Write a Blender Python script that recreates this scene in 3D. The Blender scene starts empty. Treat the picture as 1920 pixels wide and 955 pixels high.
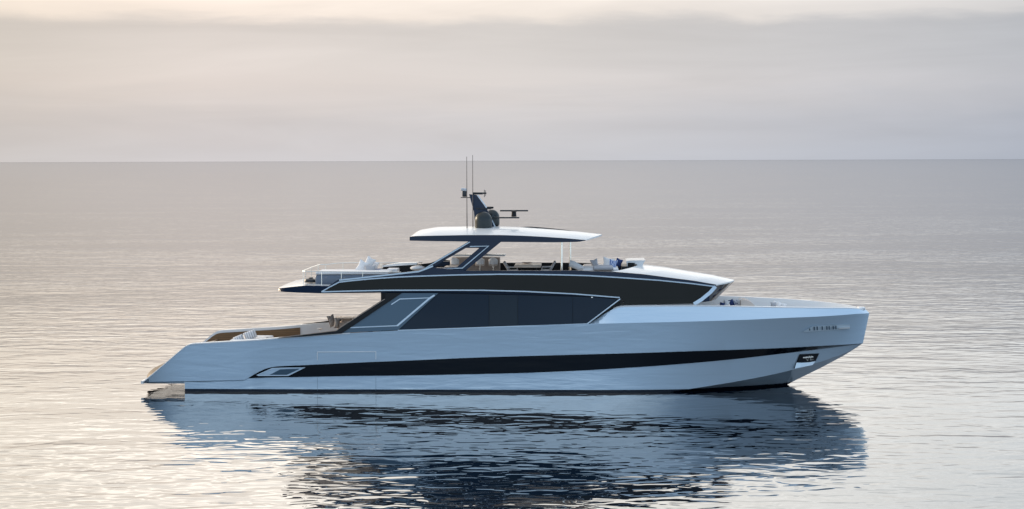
import bpy, bmesh, math, random
import numpy as np
from mathutils import Vector, Matrix
random.seed(7)
R = math.radians
SC = bpy.context.scene
COL = SC.collection

# ------------------------------------------------------------------ camera
FPX, CAM_D, CAM_H = 3400.0, 88.9, 11.0
PITCH, ROLL = math.atan(176.3 / FPX), 0.0031
cam_d = bpy.data.cameras.new('camera'); cam = bpy.data.objects.new('camera', cam_d); COL.objects.link(cam)
cam_d.sensor_width = 36.0; cam_d.lens = FPX / 1920 * 36
cam_d.clip_start = 1.0; cam_d.clip_end = 300000.0
_f = Vector((0, math.cos(PITCH), -math.sin(PITCH))); _u = Vector((0, math.sin(PITCH), math.cos(PITCH))); _r = Vector((1, 0, 0))
_r2 = _r * math.cos(ROLL) - _u * math.sin(ROLL); _u2 = _u * math.cos(ROLL) + _r * math.sin(ROLL)
cam.matrix_world = Matrix(((_r2.x, _u2.x, -_f.x, 0), (_r2.y, _u2.y, -_f.y, -CAM_D), (_r2.z, _u2.z, -_f.z, CAM_H), (0, 0, 0, 1)))
SC.camera = cam

# ------------------------------------------------------------------ light
SUN_AZ, SUN_EL = R(58), R(13)          # degrees to the left of the view axis, elevation
sd = Vector((-math.sin(SUN_AZ) * math.cos(SUN_EL), math.cos(SUN_AZ) * math.cos(SUN_EL), math.sin(SUN_EL)))
sun_d = bpy.data.lights.new('sun', 'SUN'); sun = bpy.data.objects.new('sun', sun_d); COL.objects.link(sun)
sun_d.energy = 2.0; sun_d.angle = R(6); sun_d.color = (1.0, 0.80, 0.58)
sun.rotation_euler = sd.to_track_quat('Z', 'Y').to_euler()
sun.location = (-40, 30, 40)

vs = SC.view_settings
vs.view_transform = 'Standard'; vs.look = 'None'; vs.gamma = 1; vs.exposure = 0; vs.use_curve_mapping = False
SC.cycles.max_bounces = 8; SC.cycles.glossy_bounces = 5; SC.cycles.diffuse_bounces = 3
SC.cycles.use_denoising = True
SC.cycles.caustics_reflective = False; SC.cycles.caustics_refractive = False

class NT:
    """tiny node-tree helper"""
    def __init__(s, nt): s.t = nt; s.t.nodes.clear()
    def n(s, kind, **k):
        nd = s.t.nodes.new(kind)
        for a, v in k.items():
            if a == 'inp':
                for i, val in v.items(): nd.inputs[i].default_value = val
            else: setattr(nd, a, v)
        return nd
    def l(s, a, b): s.t.links.new(a, b)
    def math(s, op, a, b=None, c=None, clamp=False):
        nd = s.t.nodes.new('ShaderNodeMath'); nd.operation = op; nd.use_clamp = clamp
        for i, v in enumerate((a, b, c)):
            if v is None: continue
            if isinstance(v, (int, float)): nd.inputs[i].default_value = v
            else: s.l(v, nd.inputs[i])
        return nd.outputs[0]
    def ramp(s, fac, stops, interp='LINEAR'):
        nd = s.t.nodes.new('ShaderNodeValToRGB'); cr = nd.color_ramp; cr.interpolation = interp
        while len(cr.elements) > 1: cr.elements.remove(cr.elements[-1])
        cr.elements[0].position = stops[0][0]; cr.elements[0].color = (*stops[0][1], 1)
        for p, c in stops[1:]:
            e = cr.elements.new(p); e.color = (*c, 1)
        s.l(fac, nd.inputs[0]); return nd.outputs[0]
    def mix(s, fac, a, b, blend='MIX'):
        nd = s.t.nodes.new('ShaderNodeMix'); nd.data_type = 'RGBA'; nd.blend_type = blend
        for i, v in ((0, fac), (6, a), (7, b)):
            if isinstance(v, (int, float)): nd.inputs[i].default_value = v
            elif isinstance(v, tuple): nd.inputs[i].default_value = (*v, 1)
            else: s.l(v, nd.inputs[i])
        return nd.outputs[2]
    def smooth(s, v, lo, hi):
        nd = s.t.nodes.new('ShaderNodeMapRange'); nd.interpolation_type = 'SMOOTHSTEP'
        s.l(v, nd.inputs[0]); nd.inputs[1].default_value = lo; nd.inputs[2].default_value = hi
        return nd.outputs[0]

world = bpy.data.worlds.new('World'); SC.world = world; world.use_nodes = True
w = NT(world.node_tree)
SKY_STRENGTH = 0.1
out = w.n('ShaderNodeOutputWorld'); bg = w.n('ShaderNodeBackground', inp={1: SKY_STRENGTH}); w.l(bg.outputs[0], out.inputs[0])
sky = w.n('ShaderNodeTexSky', sky_type='NISHITA', sun_disc=False, sun_elevation=SUN_EL, sun_rotation=-SUN_AZ)
sky.air_density = 1.0; sky.dust_density = 1.5; sky.ozone_density = 2.0
tc = w.n('ShaderNodeTexCoord'); sep = w.n('ShaderNodeSeparateXYZ'); w.l(tc.outputs['Generated'], sep.inputs[0])
dx, dy, dz = sep.outputs
az = w.math('ARCTAN2', dx, dy)
# cloud coordinates: azimuth, stretched elevation
def cloudnoise(sx, sy, detail=5, seed=0.0, dist=0.0):
    cmb = w.n('ShaderNodeCombineXYZ'); w.l(w.math('MULTIPLY', az, sx), cmb.inputs[0]); w.l(w.math('MULTIPLY', dz, sy), cmb.inputs[1]); cmb.inputs[2].default_value = seed
    nz = w.n('ShaderNodeTexNoise', inp={'Scale': 1.0, 'Detail': detail, 'Roughness': 0.55, 'Distortion': dist}); w.l(cmb.outputs[0], nz.inputs['Vector'])
    return nz.outputs[0]
n_edge = cloudnoise(14, 70, 7, 2.0, .3)
n_band = cloudnoise(4.5, 42, 6, 7.5, 0.6)
n_big = cloudnoise(3.0, 24, 5, 4.1, 0.5)
zz = w.math('MAXIMUM', dz, 0.0)
zw = w.math('ADD', zz, w.math('MULTIPLY', w.math('SUBTRACT', n_edge, 0.5), 0.018))
zs = w.math('MULTIPLY', zw, 2.0)          # ramp runs over sin(elevation) 0..0.5
front = w.ramp(zs, [(0.0, (.68, .69, .74)), (0.04, (.67, .66, .69)), (0.085, (.78, .735, .73)), (0.115, (.77, .73, .72)), (0.147, (.73, .69, .675)),
                    (0.160, (.98, .89, .82)), (0.178, (1.08, .98, .90)), (0.205, (1.65, 1.52, 1.37)), (0.25, (1.95, 1.83, 1.66)), (0.34, (2.15, 2.06, 1.9)), (0.6, (2.0, 1.95, 1.82)), (0.85, (1.3, 1.28, 1.28)), (1.0, (.9, .95, 1.02))])
back = w.ramp(w.math('MULTIPLY', zz, 1.0), [(0.0, (1.15, 1.36, 1.55)), (0.09, (1.25, 1.52, 1.78)), (0.15, (.90, 1.16, 1.45)), (0.25, (.50, .74, 1.05)), (0.5, (.50, .69, .93)), (1.0, (.85, .97, 1.12))])
n_back = cloudnoise(6, 40, 5, 12.5, .5)
back = w.mix(1.0, back, w.math('ADD', w.math('MULTIPLY', w.math('MULTIPLY', w.math('SUBTRACT', n_back, 0.5), 0.8), w.smooth(dz, 0.3, 0.15)), 1.0), 'MULTIPLY')
# soft grey/bright streaks inside the cloud layer
st = w.math('ADD', w.math('MULTIPLY', w.math('SUBTRACT', n_band, 0.5), 0.30), 1.0)
st2 = w.math('ADD', w.math('MULTIPLY', w.math('SUBTRACT', n_big, 0.5), 1.3), 1.0)
stm = w.mix(w.smooth(dz, 0.088, 0.13), st, st2)
front = w.mix(1.0, front, stm, 'MULTIPLY')
# warm to the left (towards the sun), cool to the right
azp = w.math('ADD', w.math('MULTIPLY', az, 1 / 2.4), .5, clamp=True)
tint = w.ramp(azp, [(.0, (1.3, 1.1, .85)), (.083, (1.5, 1.25, .95)), (.28, (1.1, 1.0, .88)), (.378, (.91, .86, .80)), (.43, (1.03, .975, .935)), (.50, (.98, .965, .95)), (.56, (.86, .88, .91)), (.63, (.66, .72, .80)), (.75, (.60, .70, .82)), (1, (.5, .62, .8))])
front = w.mix(1.0, front, tint, 'MULTIPLY')
facing = w.math('ADD', w.math('MULTIPLY', dx, -0.42), w.math('MULTIPLY', dy, 0.90))
ff = w.smooth(facing, -0.15, 0.75)
cloud = w.mix(ff, back, front)
cloud10 = w.mix(1.0, cloud, (10, 10, 10), 'MULTIPLY')
final = w.mix(0.90, sky.outputs[0], cloud10)
w.l(final, bg.inputs[0])

# ------------------------------------------------------------------ placing: yacht frame (bow = +X, starboard = -Y)
YAW = R(2.5)
C0 = Vector((0, -CAM_D, CAM_H))
def w2l(v): c, s = math.cos(YAW), math.sin(YAW); return Vector((v.x * c - v.y * s, v.x * s + v.y * c, v.z))
def l2w(v): c, s = math.cos(YAW), math.sin(YAW); return Vector((v[0] * c + v[1] * s, -v[0] * s + v[1] * c, v[2]))
OL = w2l(C0)
def ray(px, py):
    d = _f * FPX + _r2 * (px - 960) + _u2 * (477.5 - py)
    return w2l(d)
def P(px, py, Y):
    """point of the yacht's frame at breadth Y seen in that direction"""
    d = ray(px, py); t = (Y - OL.y) / d.y
    return OL + d * t
def Pf(px, py, hb):
    """same on the starboard surface of half breadth hb(X, Z)"""
    Y = -3.0
    for _ in range(14):
        p = P(px, py, Y); Y = 0.5 * Y - 0.5 * hb(p.x, p.z)
    return P(px, py, Y)

def pchip(xs, ys):
    xs = np.array(xs, float); ys = np.array(ys, float)
    o = np.argsort(xs, kind='stable'); xs = xs[o]; ys = ys[o]
    keep = np.concatenate(([True], np.diff(xs) > 1e-4)); xs = xs[keep]; ys = ys[keep]
    h = np.diff(xs); d = np.diff(ys) / h; m = np.zeros_like(xs)
    for i in range(1, len(xs) - 1):
        if d[i-1] * d[i] > 0:
            w1 = 2*h[i] + h[i-1]; w2 = h[i] + 2*h[i-1]; m[i] = (w1 + w2) / (w1/d[i-1] + w2/d[i])
    m[0] = d[0]; m[-1] = d[-1]
    def f(x):
        x = np.clip(x, xs[0], xs[-1]); i = int(np.clip(np.searchsorted(xs, x) - 1, 0, len(h) - 1))
        t = (x - xs[i]) / h[i]
        return float((1+2*t)*(1-t)**2*ys[i] + t*(1-t)**2*h[i]*m[i] + t*t*(3-2*t)*ys[i+1] + t*t*(t-1)*h[i]*m[i+1])
    f.lo, f.hi = xs[0], xs[-1]
    return f
def lin(xs, ys):
    o = np.argsort(xs, kind='stable'); xs = np.array(xs)[o]; ys = np.array(ys)[o]
    f = lambda x: float(np.interp(x, xs, ys)); f.lo, f.hi = xs[0], xs[-1]
    return f

# ------------------------------------------------------------------ materials
MATS = {}
def mat(name, col, rough=0.5, metal=0.0, coat=0.0, spec=0.5, noise=None, bump=None, sheen=0.0, ior=1.5, coat_rough=0.03):
    m = bpy.data.materials.new(name); m.use_nodes = True; t = NT(m.node_tree)
    o = t.n('ShaderNodeOutputMaterial'); b = t.n('ShaderNodeBsdfPrincipled'); t.l(b.outputs[0], o.inputs[0])
    b.inputs['Base Color'].default_value = (*col, 1); b.inputs['Roughness'].default_value = rough; b.inputs['Metallic'].default_value = metal
    b.inputs['Coat Weight'].default_value = coat; b.inputs['Coat Roughness'].default_value = coat_rough; b.inputs['Specular IOR Level'].default_value = spec
    b.inputs['IOR'].default_value = ior; b.inputs['Sheen Weight'].default_value = sheen
    tcn = t.n('ShaderNodeTexCoord')
    if noise:
        sc, amt = noise
        nz = t.n('ShaderNodeTexNoise', inp={'Scale': sc, 'Detail': 4.0}); t.l(tcn.outputs['Object'], nz.inputs['Vector'])
        c = t.mix(nz.outputs[0], tuple(max(0, x * (1 - amt)) for x in col), tuple(min(1, x * (1 + amt)) for x in col)); t.l(c, b.inputs['Base Color'])
    if bump:
        sc, dist = bump
        nz = t.n('ShaderNodeTexNoise', inp={'Scale': sc, 'Detail': 3.0}); t.l(tcn.outputs['Object'], nz.inputs['Vector'])
        bp = t.n('ShaderNodeBump', inp={'Strength': 1.0, 'Distance': dist}); t.l(nz.outputs[0], bp.inputs['Height']); t.l(bp.outputs[0], b.inputs['Normal'])
    MATS[name] = m; return m
def stripes(name, c1, c2, axis, freq, sharp=0.5, rough=0.8, wood=False):
    m = mat(name, c1, rough); t = m.node_tree; b = [n for n in t.nodes if n.type == 'BSDF_PRINCIPLED'][0]; tcn = [n for n in t.nodes if n.type == 'TEX_COORD'][0]
    T = NT.__new__(NT); T.t = t
    sp = T.n('ShaderNodeSeparateXYZ'); T.l(tcn.outputs['Object'], sp.inputs[0])
    v = T.math('FRACT', T.math('MULTIPLY', sp.outputs[axis], freq)); k = T.math('GREATER_THAN', v, sharp)
    if wood:
        nz = T.n('ShaderNodeTexNoise', inp={'Scale': 3.0, 'Detail': 6.0}); mp = T.n('ShaderNodeMapping'); mp.inputs['Scale'].default_value = (1, 8, 14)
        T.l(tcn.outputs['Object'], mp.inputs[0]); T.l(mp.outputs[0], nz.inputs['Vector'])
        ca = T.mix(nz.outputs[0], tuple(x * .6 for x in c1), tuple(x * 1.35 for x in c1)); c = T.mix(k, ca, c2)
    else: c = T.mix(k, c1, c2)
    T.l(c, b.inputs['Base Color']); return m

# silver-blue hull paint, antifouling below the boot line (a painted edge on the hull itself)
m_hull = mat('hull_paint', (.67, .81, .93), .04, .36, .5, noise=(.35, .03))
def _hull_boot():
    t = m_hull.node_tree; T = NT.__new__(NT); T.t = t
    b = [n for n in t.nodes if n.type == 'BSDF_PRINCIPLED'][0]; tcn = [n for n in t.nodes if n.type == 'TEX_COORD'][0]
    src = b.inputs['Base Color'].links[0].from_socket
    sp = T.n('ShaderNodeSeparateXYZ'); T.l(tcn.outputs['Object'], sp.inputs[0])
    k = T.math('LESS_THAN', sp.outputs[2], 0.13)
    T.l(T.mix(k, src, (.008, .012, .022)), b.inputs['Base Color'])
    T.l(T.math('MULTIPLY', T.math('SUBTRACT', 1.0, k), .36), b.inputs['Metallic'])
    T.l(T.math('MULTIPLY', T.math('SUBTRACT', 1.0, k), .8), b.inputs['Coat Weight']); b.inputs['Coat IOR'].default_value = 1.7
_hull_boot()
def _hull_wave():      # long shallow unfairness of the plating that breaks up what the paint mirrors
    T = NT.__new__(NT); T.t = m_hull.node_tree; b = [n for n in T.t.nodes if n.type == 'BSDF_PRINCIPLED'][0]; tcn = [n for n in T.t.nodes if n.type == 'TEX_COORD'][0]
    mp = T.n('ShaderNodeMapping'); mp.inputs['Scale'].default_value = (.45, .3, 3.6); nz = T.n('ShaderNodeTexNoise', inp={'Scale': 1.0, 'Detail': 3.0, 'Distortion': .6})
    T.l(tcn.outputs['Object'], mp.inputs[0]); T.l(mp.outputs[0], nz.inputs['Vector'])
    bp = T.n('ShaderNodeBump', inp={'Strength': 1.0, 'Distance': .011}); T.l(nz.outputs[0], bp.inputs['Height']); T.l(bp.outputs[0], b.inputs['Normal']); T.l(bp.outputs[0], b.inputs['Coat Normal'])
_hull_wave()
m_white = mat('white_gelcoat', (.70, .71, .71), .25, 0, .4, noise=(.8, .02))
m_cap = mat('white_cap', (.84, .84, .84), .3, 0, .3)
m_navy = mat('navy_gelcoat', (.005, .019, .050), .25, 0, 0, .35)
m_trim = mat('blue_metal_trim', (.50, .60, .70), .28, .5, .3)
m_black = mat('black_glass', (.006, .008, .008), .045, 0, 0, .24)
m_glass = mat('navy_glass', (.002, .016, .036), .03, 0, 0, .16)
m_stripe = mat('stripe_glass', (.004, .006, .010), .05, 0, 0, .28)
m_panel = mat('grey_blue_panel', (.055, .105, .155), .35, .3, .2)
m_dark = mat('charcoal_trim', (.005, .006, .008), .4, 0, 0, .25)
m_shell = mat('interior_shell', (.05, .055, .06), .6)
m_teak = stripes('teak_planks', (.21, .115, .045), (.03, .02, .012), 2, 9.0, .90, .5, wood=True)
m_teakf = stripes('teak_deck', (.36, .24, .13), (.03, .025, .02), 1, 8.0, .93, .6, wood=True)
m_steel = mat('polished_steel', (.90, .86, .78), .25, 1.0)
m_bronze = mat('dome_paint', (.050, .056, .058), .36, .9, 0)
m_darkmetal = mat('dark_metal', (.035, .038, .042), .35, .4)
m_cush = mat('white_fabric', (.84, .82, .81), .9, bump=(60, .002), noise=(5, .04))
m_beige = mat('beige_fabric', (.66, .57, .50), .9, bump=(60, .002), noise=(5, .06))
m_greyf = mat('grey_fabric', (.42, .42, .44), .9, bump=(60, .002))
m_navyf = mat('navy_fabric', (.025, .05, .16), .85, bump=(60, .002))
m_tan = mat('tan_laminate', (.42, .33, .27), .45, noise=(3, .1))
m_tabletop = mat('pale_oak', (.70, .57, .46), .4, noise=(6, .12))
m_wicker = stripes('striped_weave', (.70, .67, .66), (.22, .19, .18), 0, 22, .55)
m_stripef = stripes('white_grey_stripe', (.78, .77, .77), (.40, .39, .40), 0, 9, .72)
m_brownst = stripes('brown_white_stripe', (.66, .60, .55), (.10, .07, .06), 0, 16, .5)
m_wind = mat('windshield_glass', (.02, .018, .02), .04, 0, 0, .9)
m_pocket = mat('pocket_shade', (.006, .008, .012), .3)
def _bluepat():
    m = mat('blue_pattern_fabric', (.1, .2, .5), .85); T = NT.__new__(NT); T.t = m.node_tree
    b = [n for n in m.node_tree.nodes if n.type == 'BSDF_PRINCIPLED'][0]; tcn = [n for n in m.node_tree.nodes if n.type == 'TEX_COORD'][0]
    wv = T.n('ShaderNodeTexWave', inp={'Scale': 4.0, 'Distortion': 7.0, 'Detail': 2.0}); T.l(tcn.outputs['Object'], wv.inputs[0])
    T.l(T.ramp(wv.outputs[0], [(0, (.02, .06, .25)), (.55, (.06, .16, .5)), (.62, (.62, .70, .85)), (1, (.75, .80, .9))]), b.inputs['Base Color']); return m
m_bluep = _bluepat()
def _dots():
    m = mat('flecked_fabric', (.7, .7, .72), .85); T = NT.__new__(NT); T.t = m.node_tree
    b = [n for n in m.node_tree.nodes if n.type == 'BSDF_PRINCIPLED'][0]; tcn = [n for n in m.node_tree.nodes if n.type == 'TEX_COORD'][0]
    nz = T.n('ShaderNodeTexNoise', inp={'Scale': 16.0, 'Detail': 2.0}); T.l(tcn.outputs['Object'], nz.inputs[0])
    T.l(T.ramp(nz.outputs[0], [(0, (.03, .05, .16)), (.40, (.03, .05, .16)), (.46, (.74, .73, .75)), (1, (.78, .77, .78))]), b.inputs['Base Color']); return m
m_dots = _dots()

# ------------------------------------------------------------------ mesh helpers
class MB:
    def __init__(s): s.v = []; s.f = []
    def add(s, vs_, fs):
        k = len(s.v); s.v += [tuple(x) for x in vs_]; s.f += [tuple(i + k for i in f) for f in fs]; return s
    def grid(s, rows, close=False):
        n, mm = len(rows), len(rows[0]); vs_ = [p for r in rows for p in r]; fs = []
        for i in range(n - 1):
            for j in range(mm - (0 if close else 1)):
                j2 = (j + 1) % mm; fs.append((i*mm+j, i*mm+j2, (i+1)*mm+j2, (i+1)*mm+j))
        return s.add(vs_, fs)
    def box(s, a, b):
        (x0, y0, z0), (x1, y1, z1) = a, b
        return s.add([(x0,y0,z0),(x1,y0,z0),(x1,y1,z0),(x0,y1,z0),(x0,y0,z1),(x1,y0,z1),(x1,y1,z1),(x0,y1,z1)],
                     [(0,3,2,1),(4,5,6,7),(0,1,5,4),(1,2,6,5),(2,3,7,6),(3,0,4,7)])
    def rbox(s, c, size, r=0.05, seg=3, rot=None, off=None):
        bm = bmesh.new(); bmesh.ops.create_cube(bm, size=1.0)
        for v in bm.verts: v.co = Vector((v.co.x*size[0], v.co.y*size[1], v.co.z*size[2]))
        bmesh.ops.bevel(bm, geom=bm.edges[:], offset=min(r, min(size)*.45), segments=seg, profile=.5, affect='EDGES')
        M = Matrix.Translation(c) @ (rot.to_4x4() if rot else Matrix.Identity(4))
        bm.verts.ensure_lookup_table(); vs_ = [M @ v.co for v in bm.verts]; fs = [[v.index for v in f.verts] for f in bm.faces]; bm.free()
        return s.add(vs_, fs)
    def prism(s, pts, vec):
        """polygon pts (3D) pushed by vec"""
        n = len(pts); a = [Vector(p) for p in pts]; b = [p + Vector(vec) for p in a]
        return s.add(a + b, [tuple(range(n)), tuple(range(2*n-1, n-1, -1))] + [(i, i+n, (i+1) % n + n, (i+1) % n) for i in range(n)])
    def tube(s, pts, r, seg=8, cap=True):
        pts = [Vector(p) for p in pts]; rings = []
        for i, p in enumerate(pts):
            d = (pts[min(i+1, len(pts)-1)] - pts[max(i-1, 0)]).normalized()
            up = Vector((0, 0, 1)) if abs(d.z) < .95 else Vector((1, 0, 0))
            a = d.cross(up).normalized(); b = a.cross(d)
            rr = r[i] if isinstance(r, (list, tuple)) else r
            rings.append([p + (a * math.cos(2*math.pi*k/seg) + b * math.sin(2*math.pi*k/seg)) * rr for k in range(seg)])
        k0 = len(s.v); s.grid(rings, close=True)
        if cap:
            s.f.append(tuple(k0 + i for i in reversed(range(seg)))); e = k0 + (len(pts)-1)*seg; s.f.append(tuple(e + i for i in range(seg)))
        return s
    def ribbon(s, pts, wd, th=0.02, out=(0, -1, 0)):
        """flat bar following pts, wd wide in the plane across 'out', th proud"""
        pts = [Vector(p) for p in pts]; o = Vector(out); rows = []
        for i, p in enumerate(pts):
            ds = []
            if i > 0: ds.append((p - pts[i-1]).normalized())
            if i < len(pts)-1: ds.append((pts[i+1] - p).normalized())
            d = sum(ds, Vector()).normalized(); n = d.cross(o).normalized()
            k = 1.0 / max(.5, abs(n.dot(ds[0].cross(o).normalized())))
            h = n * wd * .5 * k
            rows.append([p - h, p - h + o * th, p + h + o * th, p + h])
        k0 = len(s.v); s.grid(rows, close=True); s.f.append((k0+3, k0+2, k0+1, k0)); e = len(s.v)-4; s.f.append((e, e+1, e+2, e+3)); return s
    def lathe(s, prof, c, seg=24, axis='z'):
        rows = []
        for r, z in prof: rows.append([(c[0] + r*math.cos(2*math.pi*k/seg), c[1] + r*math.sin(2*math.pi*k/seg), c[2] + z) for k in range(seg)])
        k0 = len(s.v); s.grid(rows, close=True)
        s.f.append(tuple(k0 + i for i in reversed(range(seg)))); e = k0 + (len(prof)-1)*seg; s.f.append(tuple(e + i for i in range(seg))); return s
    def mirror(s):
        m = MB(); m.v = [(x, -y, z) for x, y, z in s.v]; m.f = [tuple(reversed(f)) for f in s.f]; return m
    def build(s, name, material, parent=None, loc=None, ang=35, weld=True):
        me = bpy.data.meshes.new(name); me.from_pydata(s.v, [], s.f); me.validate()
        if weld:
            bm = bmesh.new(); bm.from_mesh(me); bmesh.ops.remove_doubles(bm, verts=bm.verts, dist=1e-4)
            bmesh.ops.dissolve_degenerate(bm, edges=bm.edges, dist=1e-5); bmesh.ops.recalc_face_normals(bm, faces=bm.faces); bm.to_mesh(me); bm.free()
        for p in me.polygons: p.use_smooth = True
        try: me.set_sharp_from_angle(angle=R(ang))
        except Exception: pass
        me.materials.append(material)
        o = bpy.data.objects.new(name, me); COL.objects.link(o)
        if parent is not None: o.parent = parent
        if loc is not None: o.location = loc
        return o

def tag(o, label, cat, group=None, kind=None):
    if label: o['label'] = label
    if cat: o['category'] = cat
    if group: o['group'] = group
    if kind: o['kind'] = kind
    return o
def thing(name, label, cat, lp, group=None, rz=0.0):
    """Empty at a point of the yacht's frame"""
    o = bpy.data.objects.new(name, None); COL.objects.link(o); o.location = l2w(lp); o.rotation_euler = (0, 0, -YAW + rz)
    o.empty_display_size = .2
    return tag(o, label, cat, group)
def copy_thing(root, lp, label, rz=0.0):
    r = root.copy(); COL.objects.link(r); r.location = l2w(lp); r.rotation_euler = (0, 0, -YAW + rz); r['label'] = label
    for ch in [c for c in COL.objects if c.parent == root]:
        c = ch.copy(); COL.objects.link(c); c.parent = r
        for g in [g for g in COL.objects if g.parent == ch]:
            d = g.copy(); COL.objects.link(d); d.parent = c
    return r

# ------------------------------------------------------------------ sea
SEA_IOR = 2.0
def sea():
    m = bpy.data.materials.new('sea_water'); m.use_nodes = True; t = NT(m.node_tree)
    o = t.n('ShaderNodeOutputMaterial'); g = t.n('ShaderNodeNewGeometry')
    deep = t.n('ShaderNodeBsdfDiffuse', inp={0: (.002, .006, .014, 1)}); gl = t.n('ShaderNodeBsdfGlossy', inp={1: .012})
    fr = t.n('ShaderNodeFresnel', inp={0: SEA_IOR}); mx = t.n('ShaderNodeMixShader')
    def nz(sx, sy, detail, rough, seed, dist=0.0):
        mp = t.n('ShaderNodeMapping'); mp.inputs['Scale'].default_value = (sx, sy, 1); mp.inputs['Location'].default_value = (seed, seed * 1.7, seed); mp.inputs['Rotation'].default_value = (0, 0, R(5))
        t.l(g.outputs['Position'], mp.inputs[0]); n = t.n('ShaderNodeTexNoise', inp={'Scale': 1.0, 'Detail': detail, 'Roughness': rough, 'Distortion': dist}); t.l(mp.outputs[0], n.inputs['Vector']); return n.outputs[0]
    swell = nz(.09, .20, 2, .5, 3.1)
    mid = nz(.33, .60, 1.5, .5, 11.0, .6)
    fine = nz(.80, 1.35, 1, .5, 23.0, .7); tiny = nz(1.9, 2.4, 0, .5, 57.0)
    patch = t.smooth(nz(.020, .05, 3, .5, 41.0), .35, .65)
    amp = t.math('ADD', t.math('MULTIPLY', patch, .6), .55)
    h = t.math('MULTIPLY', swell, .06)
    h = t.math('ADD', h, t.math('MULTIPLY', t.math('MULTIPLY', mid, .047), amp))
    h = t.math('ADD', h, t.math('MULTIPLY', t.math('ADD', t.math('MULTIPLY', fine, .021), t.math('MULTIPLY', tiny, .0025)), amp))
    bp = t.n('ShaderNodeBump', inp={'Strength': 1.0, 'Distance': 1.0}); t.l(h, bp.inputs['Height'])
    for n in (deep, gl): t.l(bp.outputs[0], n.inputs['Normal'])
    t.l(bp.outputs[0], fr.inputs['Normal'])
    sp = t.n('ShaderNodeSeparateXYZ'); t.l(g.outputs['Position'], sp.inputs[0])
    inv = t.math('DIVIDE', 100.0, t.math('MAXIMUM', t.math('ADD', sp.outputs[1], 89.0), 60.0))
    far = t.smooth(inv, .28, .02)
    k = t.math('ADD', 1.08, t.math('MULTIPLY', far, .05))  # reflection boosted beyond Fresnel, more with distance, to brighten the far sea
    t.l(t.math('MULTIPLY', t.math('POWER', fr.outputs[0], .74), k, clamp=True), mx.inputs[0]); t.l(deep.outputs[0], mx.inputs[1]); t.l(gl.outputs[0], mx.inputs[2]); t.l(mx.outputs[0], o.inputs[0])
    mb = MB()
    # one sheet: fine near, coarse to the horizon
    xs = [-90000, -20000, -4000, -800, -200, -80, -40, 0, 40, 80, 200, 800, 4000, 20000, 90000]
    ys = [-3000, -600, -150, -80, -40, 0, 40, 80, 200, 600, 2000, 8000, 30000, 110000]
    mb.grid([[(x, y, 0) for x in xs] for y in ys])
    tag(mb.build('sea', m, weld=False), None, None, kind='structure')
sea()

# ================================================================== YACHT
yacht = bpy.data.objects.new('yacht', None); COL.objects.link(yacht); yacht.rotation_euler = (0, 0, -YAW)
tag(yacht, 'silver blue motor yacht with black window bands and white hardtop, lying on calm sea', 'yacht')

# ---- hull feature lines: half-breadths
XA, XT = P(268, 717, -3.3).x, P(345, 720, -3.3).x
class Line:
    def __init__(s, pts, W, L, p, q, xe, aft=.03, kind=pchip):
        s.W, s.L, s.p, s.q, s.xe, s.aft = W, L, p, q, xe, aft
        q3 = [Pf(px, py, s.hb) for px, py in pts]
        s.z = kind([v.x for v in q3], [v.z for v in q3]); s.xs = min(v.x for v in q3)
    def hb(s, X, Z=0):
        u = min(1, max(0, (s.xe - X) / s.L)); a = min(1, max(0, (-X - 7) / 10))
        return max(0.0, s.W * (1 - (1 - u) ** s.p) ** s.q * (1 - s.aft * a * a))
    def at(s, X): return Vector((X, -s.hb(X), s.z(X)))
x_k, x_st, x_sb, x_c = P(1630, 587, 0).x, P(1618, 644, 0).x, P(1616.5, 644.6, 0).x, P(1606, 652, 0).x
LK = Line([(268,716.6),(300,690),(317.6,675),(340,656),(347.4,650.2),(355,646.4),(363,645),(380,644),(420,641.6),(484,637.8),(521,634.6),(641,626),(700,622.4),(800,617.4),(900,613.4),(1000,610),(1101,607.5),
           (1180,605.9),(1280,603.6),(1400,599.8),(1492,595.6),(1600,589.3),(1630,587.4)], 3.50, 9.0, 3.0, .9, x_k)
LST = Line([(268,717.2),(400,714.6),(455,713.6),(467,708),(485,697.5),(504,689.7),(521,687.2),(574,684.7),(680,679.6),(784,675.4),(867.5,671.6),(971.7,668.1),(1080,665.2),(1195,662),(1310,658.3),
            (1400,655.3),(1460,653),(1540,648.9),(1618,644)], 3.34, 11.5, 2.6, .95, x_st)
LSB = Line([(268,718),(400,715.4),(455,714.2),(467,709.6),(557,707.2),(680,705),(763,704.2),(867,702.2),(971.7,699.7),(1080,695.4),(1164,690.6),(1268,683.3),(1372,674),(1460,664),(1540,654.5),(1616,644.8)], 3.29, 12.5, 2.4, 1.0, x_sb)
class CLine:                       # bottom edge of the topsides: platform underside, then below water, then the chine forward
    W, L, p, q, aft = 3.24, 13.0, 2.1, 1.05, .03
    def __init__(s):
        s.xe = x_c; zp = P(300, 719.6, -3.2).z
        q3 = [Pf(px, py, s.hb) for px, py in [(1222.5,741.5),(1268,733.3),(1320,725.5),(1372.5,717),(1420,708.4),(1460,700),(1500,690.5),(1550,675),(1585,662),(1606,652)]]
        s.z = lin([XA, XT - .004, XT + .004, q3[0].x - 5] + [v.x for v in q3], [zp, zp, -.25, -.22] + [v.z for v in q3])
    hb = Line.hb; at = Line.at
LC = CLine()
ZP = LC.z(XA + .1)
stem = [P(px, py, 0) for px, py in [(1606,652),(1584,666),(1540,689.5),(1492,713),(1457.6,731.5)]]
_ks = stem[-1]
keel_z = lin([XA, XT-.004, XT+.004, _ks.x - 9, _ks.x - 4, _ks.x - 1.5] + [v.x for v in reversed(stem)], [ZP, ZP, -1.3, -1.35, -1.15, -.75] + [v.z for v in reversed(stem)])
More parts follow.
